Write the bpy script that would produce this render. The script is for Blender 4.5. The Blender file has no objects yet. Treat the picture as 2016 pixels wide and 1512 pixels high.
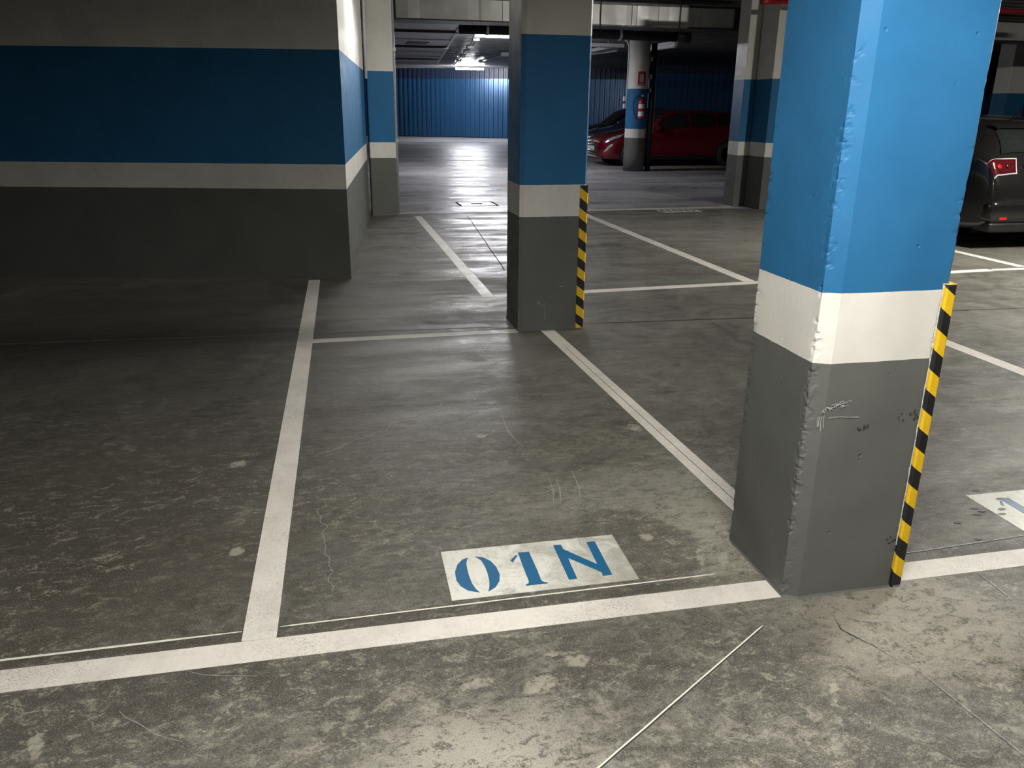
import bpy, bmesh, math, random
from math import sin, cos, radians, pi, atan, sqrt
from mathutils import Vector, Matrix, noise

sc = bpy.context.scene
COL = sc.collection

# ------------------------------------------------------------------ camera
cam_data = bpy.data.cameras.new('camera')
cam_data.sensor_fit = 'HORIZONTAL'
cam_data.sensor_width = 36.0
cam_data.lens = 1600.0 * 36.0 / 2016.0
cam_data.clip_start = 0.05
cam_data.clip_end = 200
cam = bpy.data.objects.new('camera', cam_data)
COL.objects.link(cam)
PITCH = atan((756 - 209) / 1600.0)
ROLL = 0.011
YAW = radians(12.4)
fw = Vector((0, cos(PITCH), -sin(PITCH)))
rt = Vector((1, 0, 0))
up = rt.cross(fw)
r2 = rt * cos(ROLL) + up * sin(ROLL)
u2 = up * cos(ROLL) - rt * sin(ROLL)
RM = Matrix((r2, u2, -fw)).transposed()
RM = Matrix.Rotation(-YAW, 3, 'Z') @ RM
cam.matrix_world = Matrix.Translation((0, 0, 1.5)) @ RM.to_4x4()
sc.camera = cam

# ------------------------------------------------------------------ world, exposure
w = bpy.data.worlds.new('world')
sc.world = w
w.use_nodes = True
w.node_tree.nodes['Background'].inputs['Color'].default_value = (0.8, 0.85, 1.0, 1)
w.node_tree.nodes['Background'].inputs['Strength'].default_value = 0.0
sc.view_settings.view_transform = 'Standard'
sc.view_settings.look = 'None'
sc.view_settings.gamma = 1.0
sc.view_settings.exposure = 0.0
sc.view_settings.use_curve_mapping = False
sc.cycles.max_bounces = 6
sc.cycles.diffuse_bounces = 1
sc.cycles.glossy_bounces = 4
sc.cycles.caustics_reflective = False
sc.cycles.caustics_refractive = False
sc.cycles.sample_clamp_indirect = 4.0
sc.cycles.use_denoising = True

# the tubes of the garage: name of lamp -> (x, y, z, turn, strength, tint, label)
LAMPS = [
    (0.50, 0.60, 2.55, 0.0, 430, (1.0, 0.97, 0.90), 'lit ceiling tube over the driving lane, nearest to the 01N plate'),
    (7.75, 5.6, 3.10, 90.0, 1300, (1.0, 0.97, 0.89), 'lit ceiling tube over the right bays between near pillar and black car'),
    (0.9, 9.2, 2.72, 0.0, 88, (1.0, 0.97, 0.90), 'lit ceiling tube beside the end of the left wall'),
    (3.95, 19.4, 2.99, 0.0, 460, (0.95, 0.95, 1.0), 'lit ceiling tube half hidden by the middle pillar'),
    (6.35, 38.4, 3.06, -8.0, 640, (0.94, 0.95, 1.0), 'lit ceiling tube glowing in front of the far blue sheeting'),
]

# ------------------------------------------------------------------ helpers
def tag(o, label=None, cat=None, group=None, kind=None):
    if label: o['label'] = label
    if cat: o['category'] = cat
    if group: o['group'] = group
    if kind: o['kind'] = kind
    return o

def empty(name, loc, rz=0.0, label=None, cat=None, group=None):
    o = bpy.data.objects.new(name, None)
    COL.objects.link(o)
    o.location = loc
    o.rotation_euler = (0, 0, rz)
    o.empty_display_size = 0.1
    return tag(o, label, cat, group)

def mk(name, vf, mat, parent=None, smooth=False, loc=None):
    v, f = vf
    me = bpy.data.meshes.new(name)
    me.from_pydata([tuple(p) for p in v], [], f)
    me.validate()
    me.update()
    if smooth:
        for p in me.polygons: p.use_smooth = True
    if mat: me.materials.append(mat)
    o = bpy.data.objects.new(name, me)
    COL.objects.link(o)
    if parent: o.parent = parent
    if loc: o.location = loc
    return o

def box(x0, y0, z0, x1, y1, z1):
    v = [(x0, y0, z0), (x1, y0, z0), (x1, y1, z0), (x0, y1, z0), (x0, y0, z1), (x1, y0, z1), (x1, y1, z1), (x0, y1, z1)]
    f = [(0, 3, 2, 1), (4, 5, 6, 7), (0, 1, 5, 4), (1, 2, 6, 5), (2, 3, 7, 6), (3, 0, 4, 7)]
    return v, f

def join(*vfs):
    V, F = [], []
    for v, f in vfs:
        n = len(V)
        V += list(v)
        F += [tuple(i + n for i in q) for q in f]
    return V, F

def bbox(x0, y0, z0, x1, y1, z1, b=0.005, seg=2):
    bm = bmesh.new()
    v, f = box(x0, y0, z0, x1, y1, z1)
    vs = [bm.verts.new(p) for p in v]
    for q in f: bm.faces.new([vs[i] for i in q])
    bmesh.ops.bevel(bm, geom=list(bm.edges), offset=b, segments=seg, affect='EDGES', profile=0.6)
    bm.verts.index_update()
    V = [tuple(p.co) for p in bm.verts]
    F = [tuple(p.index for p in q.verts) for q in bm.faces]
    bm.free()
    return V, F

def prism(poly, z0, z1):
    n = len(poly)
    a = sum(poly[i][0] * poly[(i + 1) % n][1] - poly[(i + 1) % n][0] * poly[i][1] for i in range(n))
    if a < 0: poly = poly[::-1]
    v = [(x, y, z0) for x, y in poly] + [(x, y, z1) for x, y in poly]
    f = [tuple(range(n - 1, -1, -1)), tuple(range(n, 2 * n))]
    f += [(i, (i + 1) % n, n + (i + 1) % n, n + i) for i in range(n)]
    return v, f

def tube(path, r, seg=12, caps=True):
    path = [Vector(p) for p in path]
    rs = r if isinstance(r, (list, tuple)) else [r] * len(path)
    V, F = [], []
    prev = None
    for i, p in enumerate(path):
        t = (path[min(i + 1, len(path) - 1)] - path[max(i - 1, 0)]).normalized()
        ref = Vector((0, 0, 1)) if abs(t.z) < 0.9 else Vector((1, 0, 0))
        a = t.cross(ref).normalized() if prev is None else (prev - t * prev.dot(t)).normalized()
        prev = a
        b = t.cross(a)
        for k in range(seg):
            q = 2 * pi * k / seg
            V.append(p + (a * cos(q) + b * sin(q)) * rs[i])
    for i in range(len(path) - 1):
        for k in range(seg):
            F.append((i * seg + k, i * seg + (k + 1) % seg, (i + 1) * seg + (k + 1) % seg, (i + 1) * seg + k))
    if caps:
        F.append(tuple(range(seg - 1, -1, -1)))
        F.append(tuple((len(path) - 1) * seg + k for k in range(seg)))
    return V, F

def lathe(prof, seg=32, c=(0, 0, 0)):
    V, F = [], []
    for r, z in prof:
        for k in range(seg):
            a = 2 * pi * k / seg
            V.append((c[0] + r * cos(a), c[1] + r * sin(a), c[2] + z))
    for i in range(len(prof) - 1):
        for k in range(seg):
            F.append((i * seg + k, i * seg + (k + 1) % seg, (i + 1) * seg + (k + 1) % seg, (i + 1) * seg + k))
    F.append(tuple(range(seg - 1, -1, -1)))
    F.append(tuple((len(prof) - 1) * seg + k for k in range(seg)))
    return V, F

def xf(vf, m):
    v, f = vf
    return [tuple(m @ Vector(p)) for p in v], f

# ------------------------------------------------------------------ materials
class NT:
    def __init__(s, name):
        s.m = bpy.data.materials.new(name)
        s.m.use_nodes = True
        s.t = s.m.node_tree
        s.b = s.t.nodes['Principled BSDF']
        s.co = None
    def n(s, typ, **kw):
        nd = s.t.nodes.new(typ)
        for k, v in kw.items(): setattr(nd, k, v)
        return nd
    def put(s, sock, v):
        if isinstance(v, bpy.types.NodeSocket): s.t.links.new(v, sock)
        elif isinstance(v, (tuple, list)) and len(v) == 3 and sock.type == 'RGBA': sock.default_value = (*v, 1)
        else: sock.default_value = v
    def coords(s):
        if s.co is None: s.co = s.n('ShaderNodeTexCoord').outputs['Object']
        return s.co
    def mapping(s, scale=(1, 1, 1), rot=(0, 0, 0), loc=(0, 0, 0), vec=None):
        nd = s.n('ShaderNodeMapping')
        s.put(nd.inputs['Vector'], vec if vec is not None else s.coords())
        nd.inputs['Scale'].default_value = scale
        nd.inputs['Rotation'].default_value = rot
        nd.inputs['Location'].default_value = loc
        return nd.outputs[0]
    def noise(s, scale, detail=4, rough=0.55, dist=0.0, vec=None, color=False):
        nd = s.n('ShaderNodeTexNoise')
        s.put(nd.inputs['Vector'], vec if vec is not None else s.coords())
        nd.inputs['Scale'].default_value = scale
        nd.inputs['Detail'].default_value = detail
        nd.inputs['Roughness'].default_value = rough
        nd.inputs['Distortion'].default_value = dist
        return nd.outputs['Color' if color else 'Fac']
    def math(s, op, a, b=0.0, c=0.0, clamp=False):
        nd = s.n('ShaderNodeMath', operation=op, use_clamp=clamp)
        s.put(nd.inputs[0], a); s.put(nd.inputs[1], b); s.put(nd.inputs[2], c)
        return nd.outputs[0]
    def vmath(s, op, a, b=(0, 0, 0)):
        nd = s.n('ShaderNodeVectorMath', operation=op)
        s.put(nd.inputs[0], a); s.put(nd.inputs[1], b)
        return nd.outputs['Value'] if op in ('LENGTH', 'DOT_PRODUCT') else nd.outputs['Vector']
    def ramp(s, f, lo, hi, a=0.0, b=1.0, smooth=True):
        nd = s.n('ShaderNodeMapRange', interpolation_type='SMOOTHSTEP' if smooth else 'LINEAR')
        s.put(nd.inputs[0], f)
        for i, v in enumerate((lo, hi, a, b)): nd.inputs[i + 1].default_value = v
        return nd.outputs[0]
    def mix(s, f, a, b, mode='MIX'):
        nd = s.n('ShaderNodeMix', data_type='RGBA', blend_type=mode)
        s.put(nd.inputs[0], f); s.put(nd.inputs[6], a); s.put(nd.inputs[7], b)
        return nd.outputs[2]
    def sep(s):
        nd = s.n('ShaderNodeSeparateXYZ')
        s.put(nd.inputs[0], s.coords())
        return nd.outputs
    def set(s, **kw):
        for k, v in kw.items():
            s.put(s.b.inputs[{'color': 'Base Color', 'rough': 'Roughness', 'metal': 'Metallic', 'spec': 'Specular IOR Level',
                              'coat': 'Coat Weight', 'trans': 'Transmission Weight', 'emit': 'Emission Color', 'estr': 'Emission Strength'}[k]], v)
        return s
    def bump(s, h, dist=0.002, strength=0.5):
        nd = s.n('ShaderNodeBump')
        s.put(nd.inputs['Height'], h)
        nd.inputs['Distance'].default_value = dist
        nd.inputs['Strength'].default_value = strength
        s.put(s.b.inputs['Normal'], nd.outputs[0])
        return s

def simple(name, color, rough=0.5, metal=0.0, var=0.12, scale=20, coat=0.0, bump=0.0, spec=0.5):
    t = NT(name)
    nz = t.noise(scale, 5)
    c = t.mix(t.ramp(nz, 0.3, 0.7), tuple(x * (1 - var) for x in color), tuple(min(1, x * (1 + var)) for x in color))
    t.set(color=c, rough=t.ramp(t.noise(scale * 0.6, 3), 0.3, 0.7, max(0.02, rough - 0.06), rough + 0.06), metal=metal, coat=coat, spec=spec)
    if bump: t.bump(nz, bump, 0.6)
    return t.m

WHITE = (0.76, 0.74, 0.69)
BLUE = (0.028, 0.152, 0.33)
GREY = (0.132, 0.136, 0.128)

def banded(name, z1=0.795, z2=1.005, z3=1.93, white=WHITE, rough=0.5, grain=1.0, top=None):
    t = NT(name)
    z = t.sep()[2]
    zz = t.math('ADD', z, t.math('MULTIPLY', t.math('SUBTRACT', t.noise(14, 3), 0.5), 0.004))
    c = t.mix(t.math('GREATER_THAN', zz, z1), GREY, white)
    c = t.mix(t.math('GREATER_THAN', zz, z2), c, BLUE)
    c = t.mix(t.math('GREATER_THAN', zz, z3), c, top or white)
    dirt = t.ramp(t.noise(2.2, 7, 0.65), 0.35, 0.75)
    c = t.mix(t.math('MULTIPLY', dirt, 0.22), c, (0.25, 0.25, 0.23), 'MULTIPLY')
    fine = t.ramp(t.noise(120, 3, 0.6), 0.66, 0.78)
    c = t.mix(t.math('MULTIPLY', fine, 0.25), c, (0.1, 0.1, 0.1))
    n1 = t.noise(55, 6, 0.6)
    n2 = t.noise(7, 4, 0.6)
    h = t.math('ADD', t.math('MULTIPLY', n1, 0.35), n2)
    pits = t.n('ShaderNodeTexVoronoi', feature='F1')
    t.put(pits.inputs['Vector'], t.coords())
    pits.inputs['Scale'].default_value = 17
    pit = t.ramp(pits.outputs['Distance'], 0.03, 0.12, -1.0, 0.0)
    keep = t.ramp(t.noise(5, 2), 0.5, 0.62)
    h = t.math('ADD', h, t.math('MULTIPLY', pit, t.math('MULTIPLY', keep, 0.9)))
    t.set(color=c, rough=t.ramp(n2, 0.3, 0.7, rough - 0.08, rough + 0.1), spec=0.2)
    t.bump(h, 0.004 * grain, 0.7)
    return t.m

M = {}
M['band'] = banded('painted_plaster_bands')
M['band_wall'] = banded('painted_wall_bands', grain=0.7, rough=0.6)
M['line'] = None

def line_mat(name, base, worn, amount=0.35, fine=1.0):
    t = NT(name)
    n1 = t.noise(9, 8, 0.7, 0.4)
    n2 = t.noise(60, 6, 0.75)
    f = t.math('MULTIPLY', t.ramp(n1, 0.35, 0.7), t.ramp(n2, 0.4, 0.7))
    c = t.mix(t.math('MULTIPLY', f, amount * 1.6, clamp=True), base, worn)
    sp = t.ramp(t.noise(170, 5, 0.75), 0.53, 0.60)
    sp = t.math('MULTIPLY', sp, t.ramp(t.noise(1.7, 5, 0.7), 0.44, 0.64, 0.08, 1.0))
    c = t.mix(t.math('MULTIPLY', sp, 0.75 * fine), c, (0.10, 0.10, 0.09))
    c = t.mix(t.ramp(t.noise(3.0, 5, 0.7), 0.35, 0.75, 0.0, 0.45), c, tuple(x * 0.55 for x in base))
    t.set(color=c, rough=t.ramp(n1, 0.3, 0.7, 0.38, 0.58))
    t.bump(n2, 0.001, 0.3)
    return t.m
M['line'] = line_mat('worn_white_floor_paint', (0.74, 0.70, 0.64), (0.42, 0.40, 0.36))
def fade_plate(m):
    """the paint of the plate is worn through towards its right end"""
    nt = m.node_tree; b = nt.nodes['Principled BSDF']
    old = b.inputs['Base Color'].links[0].from_socket
    co = nt.nodes.new('ShaderNodeTexCoord'); sx = nt.nodes.new('ShaderNodeSeparateXYZ'); nt.links.new(co.outputs['Object'], sx.inputs[0])
    nz = nt.nodes.new('ShaderNodeTexNoise'); nt.links.new(co.outputs['Object'], nz.inputs['Vector'])
    nz.inputs['Scale'].default_value = 9; nz.inputs['Detail'].default_value = 8; nz.inputs['Roughness'].default_value = 0.72; nz.inputs['Distortion'].default_value = 1.0
    a = nt.nodes.new('ShaderNodeMath'); a.operation = 'MULTIPLY_ADD'
    nt.links.new(sx.outputs[0], a.inputs[0]); a.inputs[1].default_value = 0.62; nt.links.new(nz.outputs['Fac'], a.inputs[2])
    r = nt.nodes.new('ShaderNodeMapRange'); nt.links.new(a.outputs[0], r.inputs[0]); r.inputs[1].default_value = 0.62; r.inputs[2].default_value = 0.92; r.inputs[4].default_value = 0.75
    mx = nt.nodes.new('ShaderNodeMix'); mx.data_type = 'RGBA'; nt.links.new(r.outputs[0], mx.inputs[0]); nt.links.new(old, mx.inputs[6]); mx.inputs[7].default_value = (0.26, 0.25, 0.205, 1)
    nt.links.new(mx.outputs[2], b.inputs['Base Color'])
    return m
M['plate'] = fade_plate(line_mat('stencilled_plate_paint', (0.76, 0.75, 0.69), (0.36, 0.35, 0.29), 0.7))
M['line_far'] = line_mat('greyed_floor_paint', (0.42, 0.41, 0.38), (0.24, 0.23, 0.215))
M['stencil'] = line_mat('blue_stencil_paint', (0.010, 0.115, 0.255), (0.02, 0.13, 0.27), 0.3, 0.1)
M['joint_pale'] = simple('pale_joint_filler', (0.74, 0.71, 0.62), 0.7, var=0.10, scale=35)
M['joint_dark'] = simple('dark_joint', (0.03, 0.03, 0.028), 0.8, var=0.3, scale=40)
M['scuff_pale'] = simple('pale_scuff', (0.42, 0.40, 0.36), 0.7, var=0.4, scale=60)
M['scuff_soft'] = simple('soft_pale_scratch', (0.27, 0.265, 0.25), 0.6, var=0.35, scale=60)
M['scuff_dark'] = simple('dark_mark', (0.035, 0.034, 0.032), 0.5, var=0.3, scale=60)
M['paint_scrape'] = simple('white_scrape', (0.62, 0.62, 0.60), 0.6, var=0.3, scale=80)
M['blue_tape'] = simple('blue_chalk', (0.09, 0.11, 0.16), 0.6, var=0.3, scale=30)

def floor_mat():
    t = NT('polished_concrete_floor')
    X, Y, Z = t.sep()
    P = t.coords()
    warp = t.noise(3.5, 5, 0.6, color=True)
    warp = t.vmath('SUBTRACT', warp, (0.5, 0.5, 0.5))
    wsc = t.n('ShaderNodeVectorMath', operation='SCALE')
    t.put(wsc.inputs[0], warp); wsc.inputs['Scale'].default_value = 0.30
    PW = t.vmath('ADD', P, wsc.outputs[0])
    w2_ = t.vmath('SUBTRACT', t.noise(26, 5, 0.7, color=True), (0.5, 0.5, 0.5))
    ws2 = t.n('ShaderNodeVectorMath', operation='SCALE')
    t.put(ws2.inputs[0], w2_); ws2.inputs['Scale'].default_value = 0.07
    PF = t.vmath('ADD', P, ws2.outputs[0])
    def blob(cx, cy, rx, ry, rot, soft, warped=True):
        nd = t.n('ShaderNodeMapping', vector_type='TEXTURE')
        t.put(nd.inputs['Vector'], PW if warped is True else (PF if warped == 'fine' else P))
        nd.inputs['Location'].default_value = (cx, cy, 0)
        nd.inputs['Rotation'].default_value = (0, 0, radians(rot))
        nd.inputs['Scale'].default_value = (rx, ry, 1)
        return t.ramp(t.vmath('LENGTH', nd.outputs[0]), 1 - soft, 1 + soft, 1.0, 0.0)
    big = t.noise(0.75, 6, 0.62, 0.6)
    med = t.noise(3.2, 8, 0.68, 1.2)
    swirl = t.noise(2.4, 7, 0.7, 1.6, vec=t.mapping(scale=(0.8, 2.6, 1), rot=(0, 0, radians(28))))
    fine = t.noise(34, 8, 0.72, 0.5)
    grit = t.noise(150, 4, 0.7)
    v = t.math('ADD', t.math('MULTIPLY', big, 0.26), t.math('MULTIPLY', med, 0.32))
    v = t.math('ADD', v, t.math('MULTIPLY', swirl, 0.17))
    v = t.math('ADD', v, t.math('MULTIPLY', fine, 0.25))
    base = t.ramp(v, 0.37, 0.63, 0.0, 1.0, smooth=False)
    c = t.mix(base, (0.050, 0.047, 0.040), (0.198, 0.190, 0.162))
    # warm rusty and greenish tones of the old sealing
    c = t.mix(t.ramp(t.noise(1.7, 5, 0.6), 0.52, 0.75, 0.0, 0.35), c, (0.17, 0.14, 0.105))
    # worn foreground where the sealer has flaked
    fore = t.ramp(Y, 2.25, 1.75, 0.0, 1.0)
    fl = t.noise(6.5, 9, 0.72, 1.3)
    flake = t.ramp(fl, 0.50, 0.60)
    c = t.mix(t.math('MULTIPLY', t.math('MULTIPLY', flake, fore), 0.50), c, (0.38, 0.355, 0.30))
    mott = t.noise(11, 9, 0.75, 0.5, vec=t.mapping(loc=(7, 3, 0)))
    c = t.mix(t.math('MULTIPLY', t.ramp(mott, 0.42, 0.62), t.ramp(Y, 3.8, 1.9, 0.12, 0.55)), c, (0.055, 0.052, 0.045), 'MIX')
    c = t.mix(t.math('MULTIPLY', t.ramp(grit, 0.60, 0.72), t.ramp(Y, 5.0, 1.9, 0.1, 0.40)), c, (0.33, 0.31, 0.27))
    # floor tones: cement wash around the near pillar, darker patches in the left bay
    for b, col, k in (
        (blob(0.20, 1.46, 0.34, 0.20, 15, 0.6), (0.48, 0.455, 0.39), 0.72),
        (blob(1.70, 1.83, 0.46, 0.24, 8, 0.5), (0.36, 0.335, 0.27), 0.62),
        (blob(1.27, 2.38, 0.22, 0.38, -14, 0.5), (0.33, 0.315, 0.255), 0.60),
        (blob(1.15, 2.85, 0.55, 0.20, 10, 0.6), (0.28, 0.27, 0.235), 0.45),
        (blob(1.00, 2.45, 0.20, 0.27, 12, 0.16), (0.078, 0.073, 0.060), 0.80),
        (blob(0.2, 2.165, 1.2, 0.035, 0, 0.3, False), (0.05, 0.048, 0.042), 0.60),
        (blob(2.35, 2.17, 0.55, 0.05, 0, 0.4), (0.055, 0.052, 0.047), 0.50),
        (blob(2.25, 1.88, 0.30, 0.13, -25, 0.4), (0.075, 0.07, 0.06), 0.65),
        (blob(0.88, 1.88, 0.34, 0.13, 5, 0.5), (0.07, 0.065, 0.056), 0.60),
        (blob(1.20, 1.72, 0.22, 0.10, 30, 0.5), (0.08, 0.074, 0.064), 0.50),
        (blob(-0.62, 2.60, 0.36, 0.30, 0, 0.5), (0.075, 0.068, 0.055), 0.55),
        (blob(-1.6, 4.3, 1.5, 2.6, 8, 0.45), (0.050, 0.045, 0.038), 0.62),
        (blob(-1.0, 2.9, 0.75, 0.8, 8, 0.6), (0.060, 0.052, 0.042), 0.50),
        (blob(-0.25, 1.93, 0.55, 0.10, 0, 0.6), (0.050, 0.046, 0.040), 0.60),
        (blob(-0.9, 1.85, 0.5, 0.25, 0, 0.6), (0.060, 0.055, 0.048), 0.50),
        (blob(-1.2, 6.6, 1.2, 0.9, 8, 0.5), (0.055, 0.052, 0.048), 0.50),
        (blob(0.30, 3.25, 0.30, 0.35, 8, 0.6), (0.10, 0.095, 0.082), 0.45),
        (blob(3.0, 6.05, 0.8, 0.3, 15, 0.6), (0.09, 0.085, 0.075), 0.55),
        (blob(5.2, 9.8, 1.6, 1.9, 0, 0.5), (0.33, 0.32, 0.28), 0.55),
    ):
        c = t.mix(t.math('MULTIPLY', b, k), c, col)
    # mottled grain of the worn surface
    g0 = t.noise(19, 8, 0.72, 1.0, vec=t.mapping(scale=(0.8, 1.3, 1), rot=(0, 0, radians(-20)), loc=(3, 9, 0)))
    g1 = t.noise(90, 6, 0.75, 0.8)
    gm = t.math('ADD', t.math('MULTIPLY', g0, 0.6), t.math('MULTIPLY', g1, 0.4))
    patch = t.ramp(t.noise(1.9, 5, 0.65, 0.6, vec=t.mapping(loc=(5, 1, 0))), 0.40, 0.60, 0.35, 1.0)
    c = t.mix(t.math('MULTIPLY', t.math('MULTIPLY', t.ramp(gm, 0.515, 0.59), patch), t.ramp(Y, 5.0, 2.0, 0.16, 0.75)), c, (0.34, 0.315, 0.255))
    c = t.mix(t.math('MULTIPLY', t.ramp(gm, 0.495, 0.42), t.ramp(Y, 5.0, 2.0, 0.30, 0.78)), c, (0.050, 0.046, 0.038))
    sp_ = t.noise(230, 3, 0.6)
    c = t.mix(t.math('MULTIPLY', t.ramp(sp_, 0.56, 0.62), t.ramp(Y, 4.5, 2.0, 0.0, 0.35)), c, (0.42, 0.39, 0.32))
    c = t.mix(t.math('MULTIPLY', t.ramp(sp_, 0.44, 0.38), t.ramp(Y, 4.5, 2.0, 0.0, 0.45)), c, (0.04, 0.037, 0.03))
    # pale chips in the sealer
    for (x, y, a, bb, r) in ((0.61, 1.86, .040, .022, -10), (-0.40, 2.67, .030, .022, 40), (-0.47, 3.44, .035, .035, 0), (1.06, 2.49, .022, .028, 20),
                             (0.31, 1.82, .045, .022, 10), (0.57, 1.90, .05, .012, -5), (1.11, 1.69, .03, .010, -30), (1.26, 1.59, .010, .035, -30),
                             (-0.79, 1.81, .016, .05, 10), (0.64, 3.56, .03, .02, 0), (1.72, 1.52, .03, .018, -40), (1.40, 3.52, .03, .05, 10),
                             (0.48, 1.78, .05, .03, 20), (1.20, 2.32, .012, .06, -20), (1.27, 2.29, .02, .05, -30)):
        c = t.mix(t.math('MULTIPLY', blob(x, y, a, bb, r, 0.18, 'fine'), t.ramp(fine, 0.40, 0.52, 0.10, 0.60)), c, (0.42, 0.39, 0.32))
    # the driving lane beyond the joint is a separate, smoother pour
    lane = t.ramp(Y, 11.99, 12.01)
    lc = t.mix(t.ramp(t.noise(0.5, 6, 0.6, 0.5, vec=t.mapping(scale=(0.4, 1.6, 1))), 0.35, 0.65), (0.24, 0.235, 0.245), (0.46, 0.45, 0.455))
    c = t.mix(lane, c, lc)
    r = t.math('ADD', t.ramp(med, 0.3, 0.7, 0.33, 0.50), t.math('MULTIPLY', t.ramp(fine, 0.3, 0.7), 0.10))
    r = t.math('ADD', r, t.math('MULTIPLY', fore, 0.14))
    r = t.math('ADD', r, t.ramp(Y, 1.5, 5.0, 0.10, 0.04))
    r = t.math('SUBTRACT', r, t.math('MULTIPLY', t.ramp(Y, 6.0, 12.0), 0.10))
    t.set(color=c, rough=r, spec=0.42)
    st = t.noise(1.3, 7, 0.62, 0.5, vec=t.mapping(scale=(0.45, 2.2, 1), rot=(0, 0, radians(12))))
    r2 = t.math('ADD', r, t.math('MULTIPLY', t.math('SUBTRACT', st, 0.48), t.ramp(Y, 3.0, 8.0, 0.25, 1.1)))
    t.put(t.b.inputs['Roughness'], t.math('MAXIMUM', r2, 0.16))
    t.put(t.b.inputs['Specular IOR Level'], t.ramp(st, 0.35, 0.65, 0.60, 0.26))
    wav = t.noise(2.2, 4, 0.55, vec=t.mapping(scale=(0.7, 1.5, 1)))
    h = t.math('ADD', t.math('MULTIPLY', wav, 3.0), t.math('ADD', t.math('MULTIPLY', med, 0.9), t.math('MULTIPLY', fine, 0.12)))
    t.bump(h, 0.009, 0.55)
    return t.m
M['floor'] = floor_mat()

M['ceiling'] = simple('ribbed_slab', (0.22, 0.22, 0.215), 0.36, 0.45, var=0.2, scale=3, bump=0.001)
M['ceiling_steel'] = simple('ribbed_steel_deck', (0.42, 0.42, 0.44), 0.38, 0.6, var=0.15, scale=5)
M['galv'] = simple('galvanised_duct', (0.50, 0.50, 0.47), 0.42, 0.5, var=0.07, scale=4)
M['galv_dark'] = simple('dull_duct', (0.36, 0.36, 0.39), 0.42, 0.3, var=0.08, scale=3)
M['steel_dark'] = simple('dark_steel', (0.05, 0.05, 0.052), 0.4, 0.6)
M['black_pipe'] = simple('black_pvc_pipe', (0.012, 0.012, 0.013), 0.35)
M['white_plastic'] = simple('white_plastic', (0.68, 0.68, 0.66), 0.4, var=0.05)
M['grey_plastic'] = simple('grey_plastic', (0.35, 0.35, 0.36), 0.45, var=0.08)
M['red_pipe'] = simple('red_sprinkler_paint', (0.32, 0.012, 0.02), 0.35)
M['red_gloss'] = simple('red_extinguisher_paint', (0.45, 0.012, 0.018), 0.25, coat=0.4)
M['sign_red'] = simple('sign_red', (0.42, 0.01, 0.015), 0.45, var=0.05)
M['sign_white'] = simple('sign_white', (0.75, 0.75, 0.73), 0.45, var=0.03)
M['black'] = simple('black_rubber', (0.01, 0.01, 0.011), 0.5)
M['yellow'] = simple('yellow_foam', (0.80, 0.50, 0.015), 0.5, var=0.06, scale=60)
M['black_foam'] = simple('black_foam', (0.012, 0.012, 0.013), 0.55)
M['iron'] = simple('manhole_frame_iron', (0.03, 0.03, 0.03), 0.5, 0.5)
M['lid'] = simple('concrete_filled_lid', (0.55, 0.54, 0.54), 0.3, var=0.2, scale=12)

def corr_mat():
    t = NT('blue_profiled_sheet')
    n = t.noise(1.2, 5, 0.6, vec=t.mapping(scale=(3, 3, 0.5)))
    c = t.mix(t.ramp(n, 0.3, 0.7), (0.024, 0.098, 0.225), (0.027, 0.106, 0.24))
    t.set(color=c, rough=t.ramp(n, 0.3, 0.7, 0.30, 0.33), spec=0.9, metal=0.35)
    return t.m
M['sheet'] = corr_mat()
M['sheet_dark'] = simple('dark_sheet_band', (0.018, 0.03, 0.07), 0.45)  # darker colour for the upper band of the sheeting

# ------------------------------------------------------------------ the setting
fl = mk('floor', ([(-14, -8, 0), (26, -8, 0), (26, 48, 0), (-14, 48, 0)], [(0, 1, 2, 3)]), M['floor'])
tag(fl, kind='structure')

def ribbed_ceiling():
    V, F = [], []
    y = -8.0
    prof = []
    while y < 48:
        prof += [(y, 3.30), (y + 0.20, 3.30), (y + 0.24, 3.22), (y + 0.36, 3.22), (y + 0.40, 3.30)]
        y += 0.40
    for (yy, z) in prof:
        V += [(-14, yy, z), (26, yy, z)]
    for i in range(len(prof) - 1):
        F.append((2 * i, 2 * i + 2, 2 * i + 3, 2 * i + 1))
    n = len(V)
    V += [(-14, -8, 3.45), (26, -8, 3.45), (26, 48, 3.45), (-14, 48, 3.45)]
    F.append((n, n + 1, n + 2, n + 3))
    return V, F
ce = mk('ceiling', ribbed_ceiling(), M['ceiling'])
tag(ce, kind='structure')

# blind block on the left, slightly turned against the bays
wl = [(0.131, 7.436), (0.505, 11.72), (-11.0, 13.4), (-11.0, 9.55)]
o = mk('wall_left', prism(wl, 0, 3.32), M['band_wall'])
tag(o, kind='structure')
M['dark_wall'] = simple('dark_concrete', (0.08, 0.08, 0.078), 0.7, bump=0.002)  # even dark grey, set low to limit bounced light
for nm, b in (('wall_back', (-14, -8.2, 0, 26, -8, 3.4)), ('wall_right', (26, -8, 0, 26.2, 48, 3.4)), ('wall_side_left', (-14.2, -8, 0, -14, 48, 3.4))):
    tag(mk(nm, box(*b), M['dark_wall']), kind='structure')

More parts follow.
